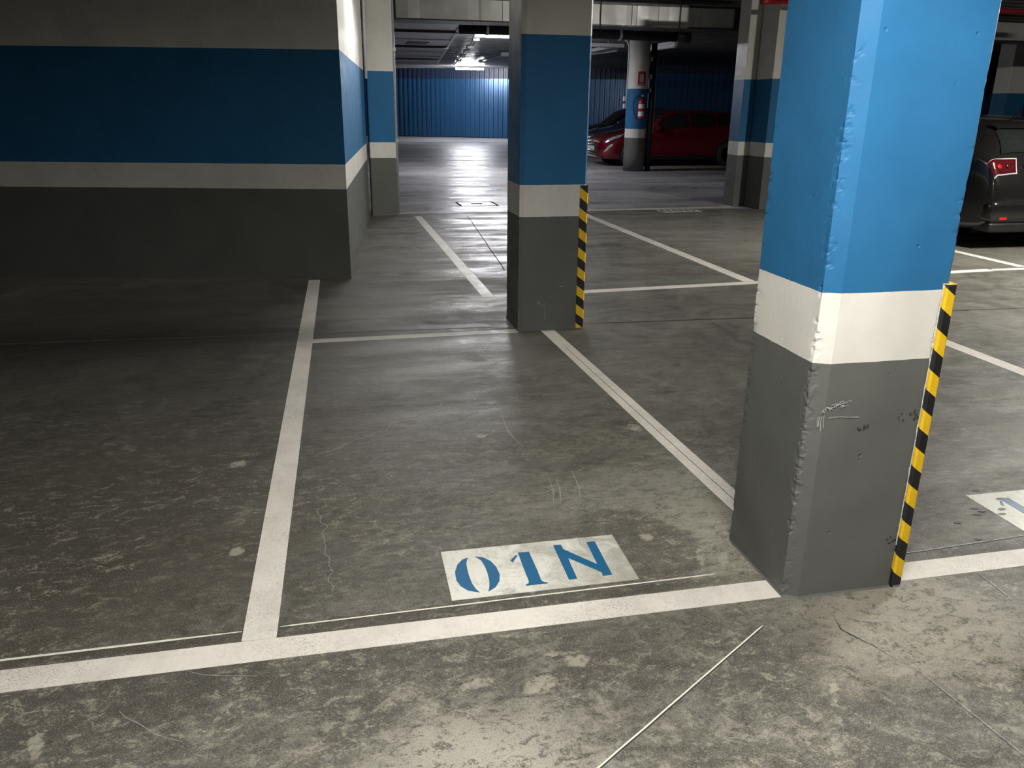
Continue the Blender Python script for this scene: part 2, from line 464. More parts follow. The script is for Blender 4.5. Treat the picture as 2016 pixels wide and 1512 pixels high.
def corrugated(p0, p1, z0, z1, pitch=0.235, depth=0.05):
    p0, p1 = Vector(p0), Vector(p1)
    L = (p1 - p0).length
    d = (p1 - p0) / L
    nrm = Vector((d.y, -d.x))          # towards the camera side
    pts = []
    s = 0.0
    while s < L - pitch:
        for a, h in ((0.0, 0), (0.40, 0), (0.50, 1), (0.90, 1)):
            pts.append(p0 + d * (s + a * pitch) + nrm * depth * h)
        s += pitch
    pts.append(p0 + d * s)
    V = [(p.x, p.y, z0) for p in pts] + [(p.x, p.y, z1) for p in pts]
    n = len(pts)
    F = [(i, i + 1, n + i + 1, n + i) for i in range(n - 1)]
    a, b = pts[0] - nrm * 0.05, pts[-1] - nrm * 0.05
    m = len(V)
    V += [(a.x, a.y, z0), (b.x, b.y, z0), (b.x, b.y, z1), (a.x, a.y, z1)]
    F.append((m, m + 3, m + 2, m + 1))
    return V, F
# far sheeting with its darker header
A0, A1 = Vector((0.5, 44.6)), Vector((20.0, 35.85))
dd = (A1 - A0).normalized(); nn = Vector((dd.y, -dd.x))
wf = mk('wall_far', corrugated(A0, A1, 0.03, 2.74), M['sheet'])
tag(wf, kind='structure')
hb = A0 + nn * 0.02; hc = A1 + nn * 0.02
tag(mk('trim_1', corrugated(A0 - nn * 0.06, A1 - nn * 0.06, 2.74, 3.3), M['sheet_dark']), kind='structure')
tag(mk('wall_far_backing', prism([(A0 - nn * 0.12)[:], (A1 - nn * 0.12)[:], (A1 - nn * 0.3)[:], (A0 - nn * 0.3)[:]], 0, 3.4), M['dark_wall']), kind='structure')
# nearer block of storage rooms to the right of the lane
ws = mk('wall_storage', corrugated((11.7, 30.0), (26, 29.0), 0.03, 2.70), M['sheet'])
tag(ws, kind='structure')
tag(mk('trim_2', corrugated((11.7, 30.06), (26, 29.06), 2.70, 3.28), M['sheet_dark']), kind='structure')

# ------------------------------------------------------------------ pillars
def rough_column(x0, y0, x1, y1, z1, chamfer=0.045, rough_corner=True, step=0.02, seed=0, amp=1.0):
    """Closed square column with a softly broken edge; returns verts/faces."""
    ch = chamfer
    per = []
    def seg(a, b, n):
        for i in range(n):
            t = i / n
            per.append((a[0] + (b[0] - a[0]) * t, a[1] + (b[1] - a[1]) * t))
    c2 = 0.012
    n = max(6, int((x1 - x0) / 0.03))
    seg((x0 + ch, y0), (x1 - c2, y0), n)
    seg((x1 - c2, y0), (x1, y0 + c2), 2)
    seg((x1, y0 + c2), (x1, y1 - c2), n)
    seg((x1, y1 - c2), (x1 - c2, y1), 2)
    seg((x1 - c2, y1), (x0 + c2, y1), n)
    seg((x0 + c2, y1), (x0, y1 - c2), 2)
    seg((x0, y1 - c2), (x0, y0 + ch * 0.45 + 0.03), n - 1)
    seg((x0, y0 + ch * 0.45 + 0.03), (x0, y0 + ch * 0.45), 4)
    seg((x0, y0 + ch * 0.45), (x0 + ch, y0), 9)
    rows = int(z1 / step) + 1
    V, F = [], []
    cx, cy = (x0 + x1) / 2, (y0 + y1) / 2
    m = len(per)
    for r in range(rows):
        z = z1 * r / (rows - 1)
        for (x, y) in per:
            p = Vector((x, y, z))
            out = Vector((x - cx, y - cy, 0)).normalized()
            d = noise.noise(p * 6 + Vector((seed, 0, 0))) * 0.0025 * amp
            ec = min((Vector((x, y)) - Vector(q)).length for q in ((x0, y0 + ch * 0.45), (x1, y0), (x0, y1)))
            if ec < 0.03 and rough_corner:
                k = 0.8 * noise.noise(p * 34 + Vector((seed, 0, 0))) + 0.6 * noise.noise(p * 80) + 0.5 * noise.noise(Vector((seed, 0, z * 3.5)))
                if k > 0.05: d -= min(0.005, (k - 0.05) * 0.011) * (1 - ec / 0.03) * amp
            if r == 0: d += 0.004
            V.append(p + out * d)
    for r in range(rows - 1):
        for i in range(m):
            F.append((r * m + i, r * m + (i + 1) % m, (r + 1) * m + (i + 1) % m, (r + 1) * m + i))
    F.append(tuple(range(m - 1, -1, -1)))
    F.append(tuple((rows - 1) * m + i for i in range(m)))
    return V, F

def guard(parent, x, y, z0, z1, wf, ws, th=0.012, pitch=0.172, duty=0.5, phase=0.0, start='black'):
    """L-shaped foam guard on the corner (x, y): leg wf along -x on the front, ws along +y on the side; diagonal stripes."""
    prof = [(x - wf, y), (x - wf, y - th * 0.7), (x - wf + 0.006, y - th), (x + th * 0.3, y - th), (x + th, y - th * 0.3), (x + th, y + ws - 0.006), (x + th * 0.7, y + ws), (x, y + ws)]
    # slant: z shifts along the unrolled profile
    u = [0.0]
    for i in range(1, len(prof)):
        u.append(u[-1] + sqrt((prof[i][0] - prof[i - 1][0]) ** 2 + (prof[i][1] - prof[i - 1][1]) ** 2))
    res = {'yellow': ([], []), 'black': ([], [])}
    slope = 0.75
    bounds = []
    b = z0 - 2 * pitch + phase
    k = 0
    while b < z1 + 2 * pitch:
        bounds.append((b, b + pitch * duty, 'yellow'))
        bounds.append((b + pitch * duty, b + pitch, 'black'))
        b += pitch
    for lo, hi, colr in bounds:
        V, F = res[colr]
        for i in range(len(prof) - 1):
            q = []
            pa, pb = prof[i], prof[i + 1]
            la, lb = lo - slope * u[i], lo - slope * u[i + 1]
            ha, hb_ = hi - slope * u[i], hi - slope * u[i + 1]
            la, lb, ha, hb_ = [min(max(v, z0), z1) for v in (la, lb, ha, hb_)]
            if ha - la < 1e-5 and hb_ - lb < 1e-5: continue
            n = len(V)
            V += [(pa[0], pa[1], la), (pb[0], pb[1], lb), (pb[0], pb[1], hb_), (pa[0], pa[1], ha)]
            F.append((n, n + 1, n + 2, n + 3))
    n = len(prof)
    back = [(p[0], p[1], z1) for p in prof] + [(p[0], p[1], z0) for p in prof]
    V, F = res['black' if start == 'black' else 'yellow']
    m = len(V)
    inner = [(x, y)]
    cap = prof + [(x, y)]
    V += [(p[0], p[1], z1) for p in cap]
    F.append(tuple(range(m, m + len(cap))))
    g = mk('corner_guard', res['black'], M['black_foam'], parent)
    mk('stripes', res['yellow'], M['yellow'], g)
    tag(g, 'black and yellow striped foam corner guard')
    return g

def flat_poly(name, poly3, mat, parent, label=None):
    o = mk(name, (poly3, [tuple(range(len(poly3)))]), mat, parent)
    if label: o['label'] = label
    return o

H = 3.25
pr = empty('square_pillar', (1.353, 2.02, 0), 0, 'near square pillar painted grey, white and blue with chipped edge and striped guard', 'pillar')
mk('shaft', rough_column(0, 0, 0.405, 0.40, H, 0.048, True, 0.0065, 3.3, 1.1), M['band'], pr)
guard(pr, 0.405, 0.0, 0.015, 1.022, 0.026, 0.045, 0.016, 0.1265, 0.5, 0.0583, 'yellow')
def streaks(parent, name, mat, lines, label=None, wid=0.003, front=True, off=0.004):
    """thin irregular marks on the front (y = -off) face; lines of (x, z) points"""
    V, F = [], []
    for ln in lines:
        ww = wid * (0.6 + 0.8 * random.random())
        for i in range(len(ln) - 1):
            (xa, za), (xb, zb) = ln[i], ln[i + 1]
            n = len(V)
            dx, dz = xb - xa, zb - za
            L = sqrt(dx * dx + dz * dz) or 1
            px, pz = -dz / L * ww / 2, dx / L * ww / 2
            V += [(xa + px, -off, za + pz), (xa - px, -off, za - pz), (xb - px, -off, zb - pz), (xb + px, -off, zb + pz)]
            F.append((n, n + 1, n + 2, n + 3))
    o = mk(name, (V, F), mat, parent)
    if label: o['label'] = label
    return o
random.seed(5)
S = []
for k in range(26):
    a = random.random()
    x = 0.036 + 0.075 * a * a
    z = 0.628 + 0.045 * sqrt(a) * (0.6 + 0.4 * random.random()) + 0.006 * random.random()
    dx = 0.008 + 0.016 * random.random()
    S.append([(x, z), (x + dx * 0.5, z + 0.003 + 0.003 * random.random()), (x + dx, z + 0.004)])
for x in (0.026, 0.031, 0.038, 0.046):
    z = 0.63 + 0.006 * random.random()
    S.append([(x, z), (x - 0.001, z - 0.015), (x + 0.002, z - 0.028 - 0.02 * random.random())])
S += [[(0.06, 0.626), (0.10, 0.628), (0.13, 0.624)], [(0.125, 0.6245), (0.165, 0.622)]]
streaks(pr, 'scrape', M['paint_scrape'], S, 'white scrape on grey paint', 0.0013)
S = []
for k in range(16):
    x, z = 0.30 + 0.09 * random.random(), 0.60 + 0.03 * random.random()
    S.append([(x, z), (x + 0.012 * random.random(), z + 0.008 * random.random())])
for k in range(8):
    x, z = 0.16 + 0.04 * random.random(), 0.575 + 0.02 * random.random()
    S.append([(x, z), (x + 0.010 * random.random(), z + 0.006 * random.random())])
for k in range(9):
    x, z = 0.33 + 0.06 * random.random(), 0.165 + 0.03 * random.random()
    S.append([(x, z), (x + 0.010 * random.random(), z + 0.008 * random.random())])
streaks(pr, 'mark', M['scuff_dark'], S, 'black rub marks on grey paint', 0.003)
# peeled edge above and beside the guard
V = []
zz = 0.16
edge = []
while zz < 1.035:
    edge.append((0.405 - 0.026 - 0.004 - 0.007 * abs(noise.noise(Vector((zz * 22, 1, 0)))), zz)); zz += 0.012
pts = [(x, -0.0045, z) for x, z in edge] + [(0.402, -0.0045, edge[-1][1] + 0.01), (0.402, -0.0045, 0.15)]
nn_ = len(edge)
V = [(x, -0.0045, z) for x, z in edge] + [(0.3785 if z < 1.02 else 0.404, -0.0045, z) for x, z in edge]
F = [(i, nn_ + i, nn_ + i + 1, i + 1) for i in range(nn_ - 1)]
mk('peeled_edge', (V, F), M['paint_scrape'], pr)['label'] = 'white peeled plaster edge'

pm = empty('square_pillar', (1.225, 5.392, 0), 0, 'middle square pillar in shade behind the 01N bay, striped guard on its right corner', 'pillar')
mk('shaft', rough_column(0, 0, 0.462, 0.41, H, 0.03, True, 0.03, 9.1, 0.6), M['band'], pm)
guard(pm, 0.462, 0.0, 0.01, 1.0, 0.046, 0.05, 0.012, 0.134, 0.5, 0.112)
random.seed(8)
streaks(pm, 'scrape', M['scuff_soft'], [[(0.13, 0.20), (0.17, 0.185), (0.19, 0.17), (0.19, 0.08)], [(0.135, 0.208), (0.16, 0.20)], [(0.28, 0.33), (0.34, 0.345)], [(0.29, 0.31), (0.32, 0.318)], [(0.21, 0.24), (0.23, 0.243)]], 'pale scratches on grey paint', 0.004)

pl = empty('square_pillar', (0.555, 11.9, 0), 0, 'slim square pillar beyond the end of the left wall', 'pillar')
mk('shaft', rough_column(0, 0, 0.36, 0.36, H, 0.012, False, 0.06, 2.2, 0.5), M['band'], pl)

rp = empty('stepped_pillar', (6.36, 11.88, 0), 0, 'stepped double pillar behind the near pillar, left of the black car', 'pillar')
mk('shaft', rough_column(0.20, 0, 0.75, 0.7, H, 0.012, False, 0.06, 4.2, 0.5), M['band'], rp)
mk('pilaster', rough_column(0.0, 0.50, 0.1995, 0.86, H, 0.012, False, 0.06, 6.2, 0.4), M['band'], rp)

p4 = empty('square_pillar', (16.5, 18.3, 0), 0, 'distant square pillar above the roof of the black car', 'pillar')
mk('shaft', rough_column(0, 0, 0.55, 0.50, H, 0.012, False, 0.1, 4.2, 0.5), M['band'], p4)
p3 = empty('square_pillar', (2.05, 31.0, 0), 0, 'farthest pillar, a thin dark edge left of the lit blue sheeting', 'pillar')
mk('shaft', rough_column(0, 0, 0.42, 0.40, H, 0.012, False, 0.1, 4.2, 0.5), M['band'], p3)

RX, RY, RR = 7.42, 19.90, 0.255
prd = empty('round_pillar', (RX, RY, 0), 0, 'round pillar painted grey, white and blue in front of the red car', 'pillar')
mk('shaft', lathe([(RR, z) for z in (0, 0.4, 0.8, 1.2, 1.8, 2.4, 3.25)], 48), M['band'], prd, True)

# wall end conduit and box in the gap beside the left wall
cv = (0.53, 11.80)
o = mk('conduit', tube([(cv[0] + 0.01, cv[1], 1.83), (cv[0] + 0.01, cv[1], 3.2)], 0.022, 10), M['white_plastic'], None, True)
tag(o, 'pale conduit dropping down the end of the left wall', 'conduit')
t_ = empty('drop_pipe', (0.935, 12.1, 0), 0, 'grey vertical pipe on the far side of the slim pillar', 'pipe')
mk('pipe', tube([(0, 0, 0.0), (0, 0, 3.2)], 0.028, 12), M['grey_plastic'], t_, True)
mk('bracket', bbox(-0.04, -0.035, 2.2, 0.035, 0.035, 2.24, 0.004), M['galv'], t_)
mk('bracket', bbox(-0.04, -0.035, 1.0, 0.035, 0.035, 1.04, 0.004), M['galv'], t_)

# ------------------------------------------------------------------ floor paint
def strip(name, a, b, wdt, label, mat=None, z=0.0012, group=None, w2=None):
    a, b = Vector(a), Vector(b)
    d = (b - a).normalized(); n = Vector((-d.y, d.x))
    w2 = w2 or wdt
    poly = [(a + n * wdt / 2)[:], (a - n * wdt / 2)[:], (b - n * w2 / 2)[:], (b + n * w2 / 2)[:]]
    o = mk(name, prism(poly, 0.0, z), mat or M['line'])
    return tag(o, label, 'floor marking', group)

strip('painted_line', (-9.5, 2.086), (1.350, 2.085), 0.100, 'long white front line of the left bays running to the near pillar')
strip('painted_line', (1.772, 2.092), (12.0, 2.092), 0.100, 'white front line continuing to the right of the near pillar')
strip('painted_line', (-0.287, 2.137), (-0.197, 7.43), 0.100, 'white dividing line running back to the blind left wall')
strip('painted_line', (1.527, 2.425), (1.437, 5.388), 0.100, 'white dividing line with a groove between the near and middle pillars')
strip('painted_line', (-0.182, 5.39), (1.222, 5.412), 0.092, 'thin white rear line of the 01N bay ending at the middle pillar')
strip('painted_line', (1.222, 6.49), (1.182, 11.75), 0.10, 'white slanting line left of the middle pillar, lit by the glare')
strip('painted_line', (1.28, 6.51), (6.4, 6.86), 0.11, 'white line passing behind the middle pillar to the right bays')
strip('painted_line', (3.70, 6.74), (3.62, 11.97), 0.12, 'white line running from the cross line towards the round pillar lane')
strip('painted_line', (2.55, 12.03), (6.30, 12.30), 0.14, 'white far front line ending at the stepped pillar')
strip('painted_line', (4.05, 2.145), (4.05, 6.64), 0.11, 'white dividing line at the right edge beside the guarded pillar corner')
strip('painted_line', (6.86, 6.96), (6.80, 11.8), 0.11, 'white line ending beside the rear of the black car')
strip('painted_line', (6.42, 6.86), (12.5, 7.05), 0.08, 'thin white line in front of the black car')
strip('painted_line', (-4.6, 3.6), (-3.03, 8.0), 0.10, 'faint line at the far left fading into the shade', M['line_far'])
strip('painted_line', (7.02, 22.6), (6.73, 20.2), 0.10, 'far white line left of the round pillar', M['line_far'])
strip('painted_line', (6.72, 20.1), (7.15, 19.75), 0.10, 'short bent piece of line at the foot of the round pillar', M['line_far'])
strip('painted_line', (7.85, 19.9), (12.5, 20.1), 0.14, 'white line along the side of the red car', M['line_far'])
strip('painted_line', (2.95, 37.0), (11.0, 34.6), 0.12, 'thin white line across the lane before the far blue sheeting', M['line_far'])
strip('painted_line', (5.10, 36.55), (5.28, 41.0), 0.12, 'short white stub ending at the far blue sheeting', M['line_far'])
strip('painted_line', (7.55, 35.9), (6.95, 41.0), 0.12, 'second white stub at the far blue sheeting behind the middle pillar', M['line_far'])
# groove in the divider
fm = []
ARCS = [[(0.835, 3.05), (0.823, 2.929), (0.796, 2.818)], [(0.867, 3.044), (0.846, 2.901), (0.822, 2.813)], [(0.953, 3.106), (0.935, 2.931), (0.902, 2.798)], [(0.79, 3.866), (0.771, 3.587), (0.802, 3.39)]]
def mark(name, pts, wdt, mat, label, z=0.0018):
    V, F = [], []
    P = [Vector(p) for p in pts]
    for i, p in enumerate(P):
        d = (P[min(i + 1, len(P) - 1)] - P[max(i - 1, 0)]).normalized()
        n = Vector((-d.y, d.x))
        taper = wdt * (0.35 if i in (0, len(P) - 1) and len(P) > 2 else 1)
        V += [(*(p + n * taper / 2), z), (*(p - n * taper / 2), z)]
    for i in range(len(P) - 1):
        F.append((2 * i, 2 * i + 1, 2 * i + 3, 2 * i + 2))
    o = mk(name, (V, F), mat, fl)
    o['label'] = label
    return o
def wig(a, b, n=40, amp=0.003, seed=0):
    a, b = Vector(a), Vector(b)
    d = (b - a); pn = Vector((-d.y, d.x)).normalized()
    return [a + d * (i / n) + pn * amp * (noise.noise(Vector((i * 0.16 + seed, seed, 0))) + 0.25 * noise.noise(Vector((i * 0.7 + seed, seed, 0)))) for i in range(n + 1)]
mark('joint', wig((1.528, 2.43), (1.445, 5.0), 30, 0.0012, 1), 0.0035, M['joint_dark'], 'dark groove along a painted line', 0.0016)
mark('joint', wig((-9, 2.13), (-0.34, 2.186), 40, 0.0012, 2), 0.010, M['joint_pale'], 'thin pale filled joint left of the divider')
mark('joint', wig((-0.23, 2.188), (1.20, 2.203), 40, 0.0012, 3), 0.0065, M['joint_pale'], 'thin pale filled joint beside the number plate')
mark('joint', wig((1.90, 2.196), (4.0, 2.30), 30, 0.0012, 4), 0.007, M['scuff_soft'], 'thin pale joint right of the near pillar')
mark('joint', wig((1.215, 1.905), (0.30, 1.304), 50, 0.0012, 5), 0.0048, M['joint_pale'], 'pale slanting filled joint in the foreground')
mark('joint', wig((1.2175, 1.9015), (0.3025, 1.3005), 50, 0.0012, 5), 0.0035, M['joint_dark'], 'dark strip drawn as shadow along the slanting joint', 0.0012)  # shadow beside the filler, painted as a thin dark strip
mark('joint', wig((-5, 5.77), (-0.24, 5.594), 30, 0.0012, 6), 0.012, M['scuff_soft'], 'fine pale joint across the left bay')
mark('joint', wig((-0.14, 5.592), (1.1, 5.54), 20, 0.0012, 7), 0.012, M['scuff_soft'], 'fine pale joint before the middle pillar')
mark('joint', wig((1.74, 5.52), (9, 5.25), 30, 0.0012, 7), 0.014, M['scuff_dark'], 'fine dark joint right of the middle pillar')
mark('joint', wig((0.93, 12.0), (26, 12.0), 60, 0.006, 8), 0.035, M['joint_dark'], 'dark joint at the edge of the lane')
mark('crack', wig((1.89, 11.7), (1.59, 7.6), 60, 0.006, 9), 0.012, M['joint_dark'], 'dark crack left of the middle pillar')
mark('crack', [(1.48, 1.86), (1.485, 1.80), (1.50, 1.72), (1.545, 1.62), (1.56, 1.50), (1.575, 1.38), (1.59, 1.25), (1.60, 1.15)], 0.0035, M['scuff_soft'], 'thin crack below the near pillar')
mark('crack', [(1.455, 1.90), (1.44, 1.84), (1.47, 1.78), (1.50, 1.73)], 0.004, M['scuff_dark'], 'dark crack below the near pillar', 0.0015)
mark('scratch', [(2.09, 2.03), (2.088, 1.95), (2.08, 1.87)], 0.005, M['scuff_pale'], 'pale scratch right of the near pillar')
mark('scratch', [(-0.62, 1.90), (-0.60, 1.872), (-0.56, 1.84), (-0.51, 1.79), (-0.44, 1.75)], 0.0028, M['scuff_soft'], 'curved pale scratch in the left foreground')
mark('scratch', [(-0.48, 2.035), (-0.43, 2.005), (-0.38, 1.99), (-0.29, 1.972)], 0.003, M['scuff_soft'], 'curved pale scratch below the front line')
mark('crack', wig((-0.14, 3.45), (0.53, 4.03), 60, 0.05, 11), 0.004, M['scuff_soft'], 'wandering pale crack in the 01N bay')
mark('scratch', [(0.45, 3.75), (0.55, 3.79), (0.69, 3.90)], 0.008, M['scuff_soft'], 'pale scratch in the 01N bay')
mark('scratch', [(1.33, 3.92), (1.38, 3.85), (1.42, 3.80)], 0.006, M['scuff_soft'], 'short pale scratch beside the grooved line')
mark('scratch', wig((-0.12, 2.95), (-0.07, 2.35), 60, 0.03, 13), 0.0028, M['scuff_soft'], 'fine crack right of the dividing line')
for k, pts in enumerate(ARCS):
    mark('scratch', pts, 0.006, M['scuff_soft'], 'pale curved tyre scuff in the 01N bay', 0.0008)
mark('scratch', [(0.90, 2.185), (1.05, 2.20), (1.19, 2.222)], 0.008, M['blue_tape'], 'bluish chalk trace beside the joint', 0.0008)
random.seed(3)
for (x, y) in ((2.56, 2.59), (2.44, 2.45), (2.45, 2.425), (2.41, 2.405), (2.28, 2.36), (2.60, 2.50), (2.535, 2.42), (2.505, 2.385), (2.27, 2.235), (2.30, 2.222)):
    n = 9
    a0 = random.random() * 6
    pts = [(x + 0.021 * cos(2 * pi * i / n) * random.uniform(.7, 1.1), y + 0.010 * sin(2 * pi * i / n) * random.uniform(.7, 1.1), 0.0022) for i in range(n)]
    flat_poly('stain', pts, M['scuff_dark'], fl, 'dark paw-sized smudge near the right number plate')

# number plates stencilled on the floor
GLY = {
 'o1': [(0.093, 0.248), (0.071, 0.239), (0.049, 0.21), (0.034, 0.165), (0.031, 0.113), (0.040, 0.076), (0.060, 0.045), (0.096, 0.027), (0.086, 0.05), (0.079, 0.085), (0.077, 0.135), (0.078, 0.18), (0.081, 0.213), (0.087, 0.235)],
 'o2': [(0.117, 0.25), (0.145, 0.239), (0.166, 0.209), (0.178, 0.168), (0.180, 0.119), (0.171, 0.08), (0.152, 0.048), (0.123, 0.026), (0.131, 0.05), (0.138, 0.085), (0.141, 0.135), (0.140, 0.18), (0.134, 0.222)],
 'f1': [(0.234, 0.201), (0.26, 0.232), (0.265, 0.226), (0.239, 0.185)],
 's1': [(0.271, 0.247), (0.311, 0.245), (0.311, 0.12), (0.309, 0.057), (0.315, 0.046), (0.327, 0.042), (0.326, 0.036), (0.253, 0.036), (0.252, 0.043), (0.263, 0.048), (0.267, 0.061), (0.268, 0.139)],
 'n': [(0.407, 0.271), (0.401, 0.043), (0.430, 0.044), (0.436, 0.178), (0.523, 0.067), (0.520, 0.043), (0.554, 0.045), (0.563, 0.269), (0.532, 0.270), (0.524, 0.118), (0.435, 0.239), (0.435, 0.270)],
}
nb = empty('bay_number', (0.300, 2.223, 0), 0, 'white floor plate stencilled 01N in blue in the near bay', 'floor marking')
mk('plate', prism([(0, 0), (0.634, 0.001), (0.642, 0.305), (0.004, 0.305)], 0, 0.0012), M['plate'], nb)
def tri(poly, z0, z1):
    from mathutils.geometry import tessellate_polygon
    n = len(poly)
    tr = tessellate_polygon([[Vector((x, y, 0)) for x, y in poly]])
    V = [(x, y, z0) for x, y in poly] + [(x, y, z1) for x, y in poly]
    F = [tuple(i + n for i in t) for t in tr] + [(i, (i + 1) % n, n + (i + 1) % n, n + i) for i in range(n)]
    return V, F
mk('digit', join(tri(GLY['o1'], 0.0012, 0.002), tri(GLY['o2'], 0.0012, 0.002)), M['stencil'], nb)
mk('digit', join(tri(GLY['f1'], 0.0012, 0.002), tri(GLY['s1'], 0.0012, 0.002)), M['stencil'], nb)
mk('letter', tri(GLY['n'], 0.0012, 0.002), M['stencil'], nb)

n2 = empty('bay_number', (2.482, 2.255, 0), 0, 'white floor plate cut by the right edge with the top of a blue 1', 'floor marking')
mk('plate', prism([(0, 0), (0.634, 0.001), (0.634, 0.30), (0, 0.30)], 0, 0.0012), M['plate'], n2)
sh = [(x - 0.155, y + 0.002) for x, y in GLY['f1']]; s2 = [(x - 0.155, y + 0.002) for x, y in GLY['s1']]
mk('digit', join(tri(sh, 0.0012, 0.002), tri(s2, 0.0012, 0.002)), M['stencil'], n2)

n3 = empty('bay_number', (4.90, 11.70, 0), radians(3), 'small far floor plate near the foot of the stepped pillar', 'floor marking')
mk('plate', prism([(0, 0), (0.66, 0), (0.66, 0.36), (0, 0.36)], 0, 0.0012), M['line'], n3)
for dx in (0.0, 0.2, 0.4):
    mk('digit', join(tri([(x + dx, y * 1.1 + 0.02) for x, y in GLY['o1']], 0.0012, 0.002), tri([(x + dx, y * 1.1 + 0.02) for x, y in GLY['o2']], 0.0012, 0.002)), M['joint_dark'], n3)

lid = empty('manhole_cover', (1.97, 12.89, 0), 0, 'rectangular floor hatch in the glossy lane left of the middle pillar', 'hatch')
fr = join(box(0, 0, 0, 0.62, 0.02, 0.004), box(0, 0.54, 0, 0.62, 0.575, 0.004), box(0, 0.02, 0, 0.035, 0.555, 0.004), box(0.585, 0.02, 0, 0.62, 0.555, 0.004))
M['slot'] = simple('black_slot', (0.004, 0.004, 0.004), 0.95, spec=0.05)
mk('frame', fr, M['slot'], lid)
mk('lid', box(0.036, 0.021, 0, 0.584, 0.539, 0.003), M['lid'], lid)
mk('handle', box(0.22, 0.26, 0.003, 0.40, 0.34, 0.006), M['slot'], lid)

# ------------------------------------------------------------------ overhead things
def duct():
    d = empty('air_duct', (1.15, 14.0, 2.795), 0, 'long galvanised duct crossing overhead between the slim and stepped pillars', 'duct')
    x = 0.0; L = 5.75; i = 0
    V, F = [], []
    while x < L - 0.01:
        wdt = min(0.19, L - x)
        dent = 0.004 * (i % 2)
        v, f = box(x, -dent, 0, x + wdt, 0.55, 0.30)
        tl = (random.random() - 0.5) * 0.022
        v = [(a + 0, b - (tl if (k in (1, 5)) else 0), c_) for k, (a, b, c_) in enumerate(v)]
        n = len(V); V += v; F += [tuple(k + n for k in q) for q in f]
        x += wdt; i += 1
    mk('sheet', (V, F), M['galv'], d)
    mk('flange', box(-0.02, -0.02, 0.30, L + 0.12, 0.57, 0.335), M['steel_dark'], d)
    mk('flange', box(-0.02, -0.014, -0.022, L, 0.57, 0.0), M['steel_dark'], d)
    mk('end_cap', box(L, -0.02, -0.03, L + 0.14, 0.57, 0.30), M['steel_dark'], d)
    for sx in (1.35, 2.05, 3.9, 5.0):
        mk('seam', box(sx, -0.012, 0, sx + 0.02, 0.0, 0.30), M['galv'], d)
    for sx in (3.35, 4.75):
        mk('hanger_rod', tube([(sx, -0.03, -0.12), (sx, -0.03, 0.47)], 0.007, 8), M['black_pipe'], d, True)
duct()
dr = empty('air_duct', (11.9, 14.0, 2.75), 0, 'piece of galvanised duct at the top right corner', 'duct')
mk('sheet', box(0, 0, 0, 4.5, 0.55, 0.30), M['galv'], dr)
mk('flange', box(0, -0.02, 0.30, 4.5, 0.57, 0.335), M['steel_dark'], dr)
mk('flange', box(0, -0.02, -0.02, 4.5, 0.57, 0.0), M['steel_dark'], dr)

ld = empty('air_duct', (0, 0, 2.88), 0, 'wide dull duct running away along the lane beyond the slim pillar', 'duct')
V, F = [], []
yy = 15.2
k = 0
def edge_x(y): return 2.38 + (y - 15.2) * (4.00 - 2.38) / (32.0 - 15.2)
while yy < 29.5:
    L = 1.1
    y1 = yy + L
    a, b = edge_x(yy), edge_x(y1)
    dz = 0.0 if k % 2 == 0 else 0.02
    v = [(0.6, yy, dz), (a, yy, dz), (b, y1, dz), (0.6, y1, dz), (0.6, yy, 0.33), (a, yy, 0.33), (b, y1, 0.33), (0.6, y1, 0.33)]
    f = box(0, 0, 0, 1, 1, 1)[1]
    n = len(V); V += v; F += [tuple(q + n for q in g) for g in f]
    yy = y1; k += 1
mk('sheet', (V, F), M['galv_dark'], ld)
for y_ in (17.3, 21.8, 27.2):
    a = edge_x(y_)
    mk('flange', box(0.6, y_, -0.03, a + 0.05, y_ + 0.06, 0.33), M['steel_dark'], ld)
mk('grille', box(1.9, 20.2, -0.012, 2.4, 20.9, 0.0), M['black'], ld)
mk('edge_flange', prism([(edge_x(15.2), 15.2), (edge_x(15.2) + 0.06, 15.2), (edge_x(30.5) + 0.06, 30.5), (edge_x(30.5), 30.5)], -0.01, 0.05), M['galv'], ld)

# lit steel deck ribs seen between duct and pillar
dk = empty('steel_deck', (3.35, 16.5, 3.12), 0, 'bright ribbed steel deck panel beside the wide duct', 'ceiling panel')
V, F = [], []
for i in range(5):
    v, f = box(0, i * 0.55, 0, 2.6, i * 0.55 + 0.22, 0.09)
    n = len(V); V += v; F += [tuple(q + n for q in g) for g in f]
mk('rib', (V, F), M['ceiling_steel'], dk)

# main black drain pipe
bp = empty('drain_pipe', (0, 15.2, 0), 0, 'black drain pipe hanging across the lane behind the middle pillar', 'pipe')
mk('pipe', tube([(2.33, 0, 2.765), (6.40, 0, 2.735)], 0.085, 20), M['black_pipe'], bp, True)
mk('end_socket', tube([(6.36, 0, 2.735), (6.62, 0, 2.733)], 0.10, 20), M['black_pipe'], bp, True)
for sx in (2.8, 4.5, 5.25):
    mk('clamp', tube([(sx, 0, 2.76 - (sx - 2.33) * 0.007), (sx + 0.05, 0, 2.76 - (sx - 2.33) * 0.007)], 0.094, 20), M['galv'], bp, True)
    mk('hanger_rod', tube([(sx + 0.025, 0, 2.84), (sx + 0.025, 0, 3.24)], 0.006, 8), M['steel_dark'], bp, True)
bx = bp
vp = empty('drain_pipe', (RX + 0.325, RY - 0.12, 0), 0, 'black vertical drain pipe on the right of the round pillar', 'pipe')
mk('pipe', tube([(0, 0, 0), (0, 0, 2.95)], 0.072, 18), M['black_pipe'], vp, True)
for z in (1.85, 2.15, 2.55):
    mk('clamp', bbox(-0.09, -0.085, z, -0.05, 0.02, z + 0.10, 0.006), M['galv'], vp)
mk('cable', tube([(0.078, -0.03, 0.9), (0.078, -0.03, 2.8)], 0.008, 8), M['grey_plastic'], vp, True)

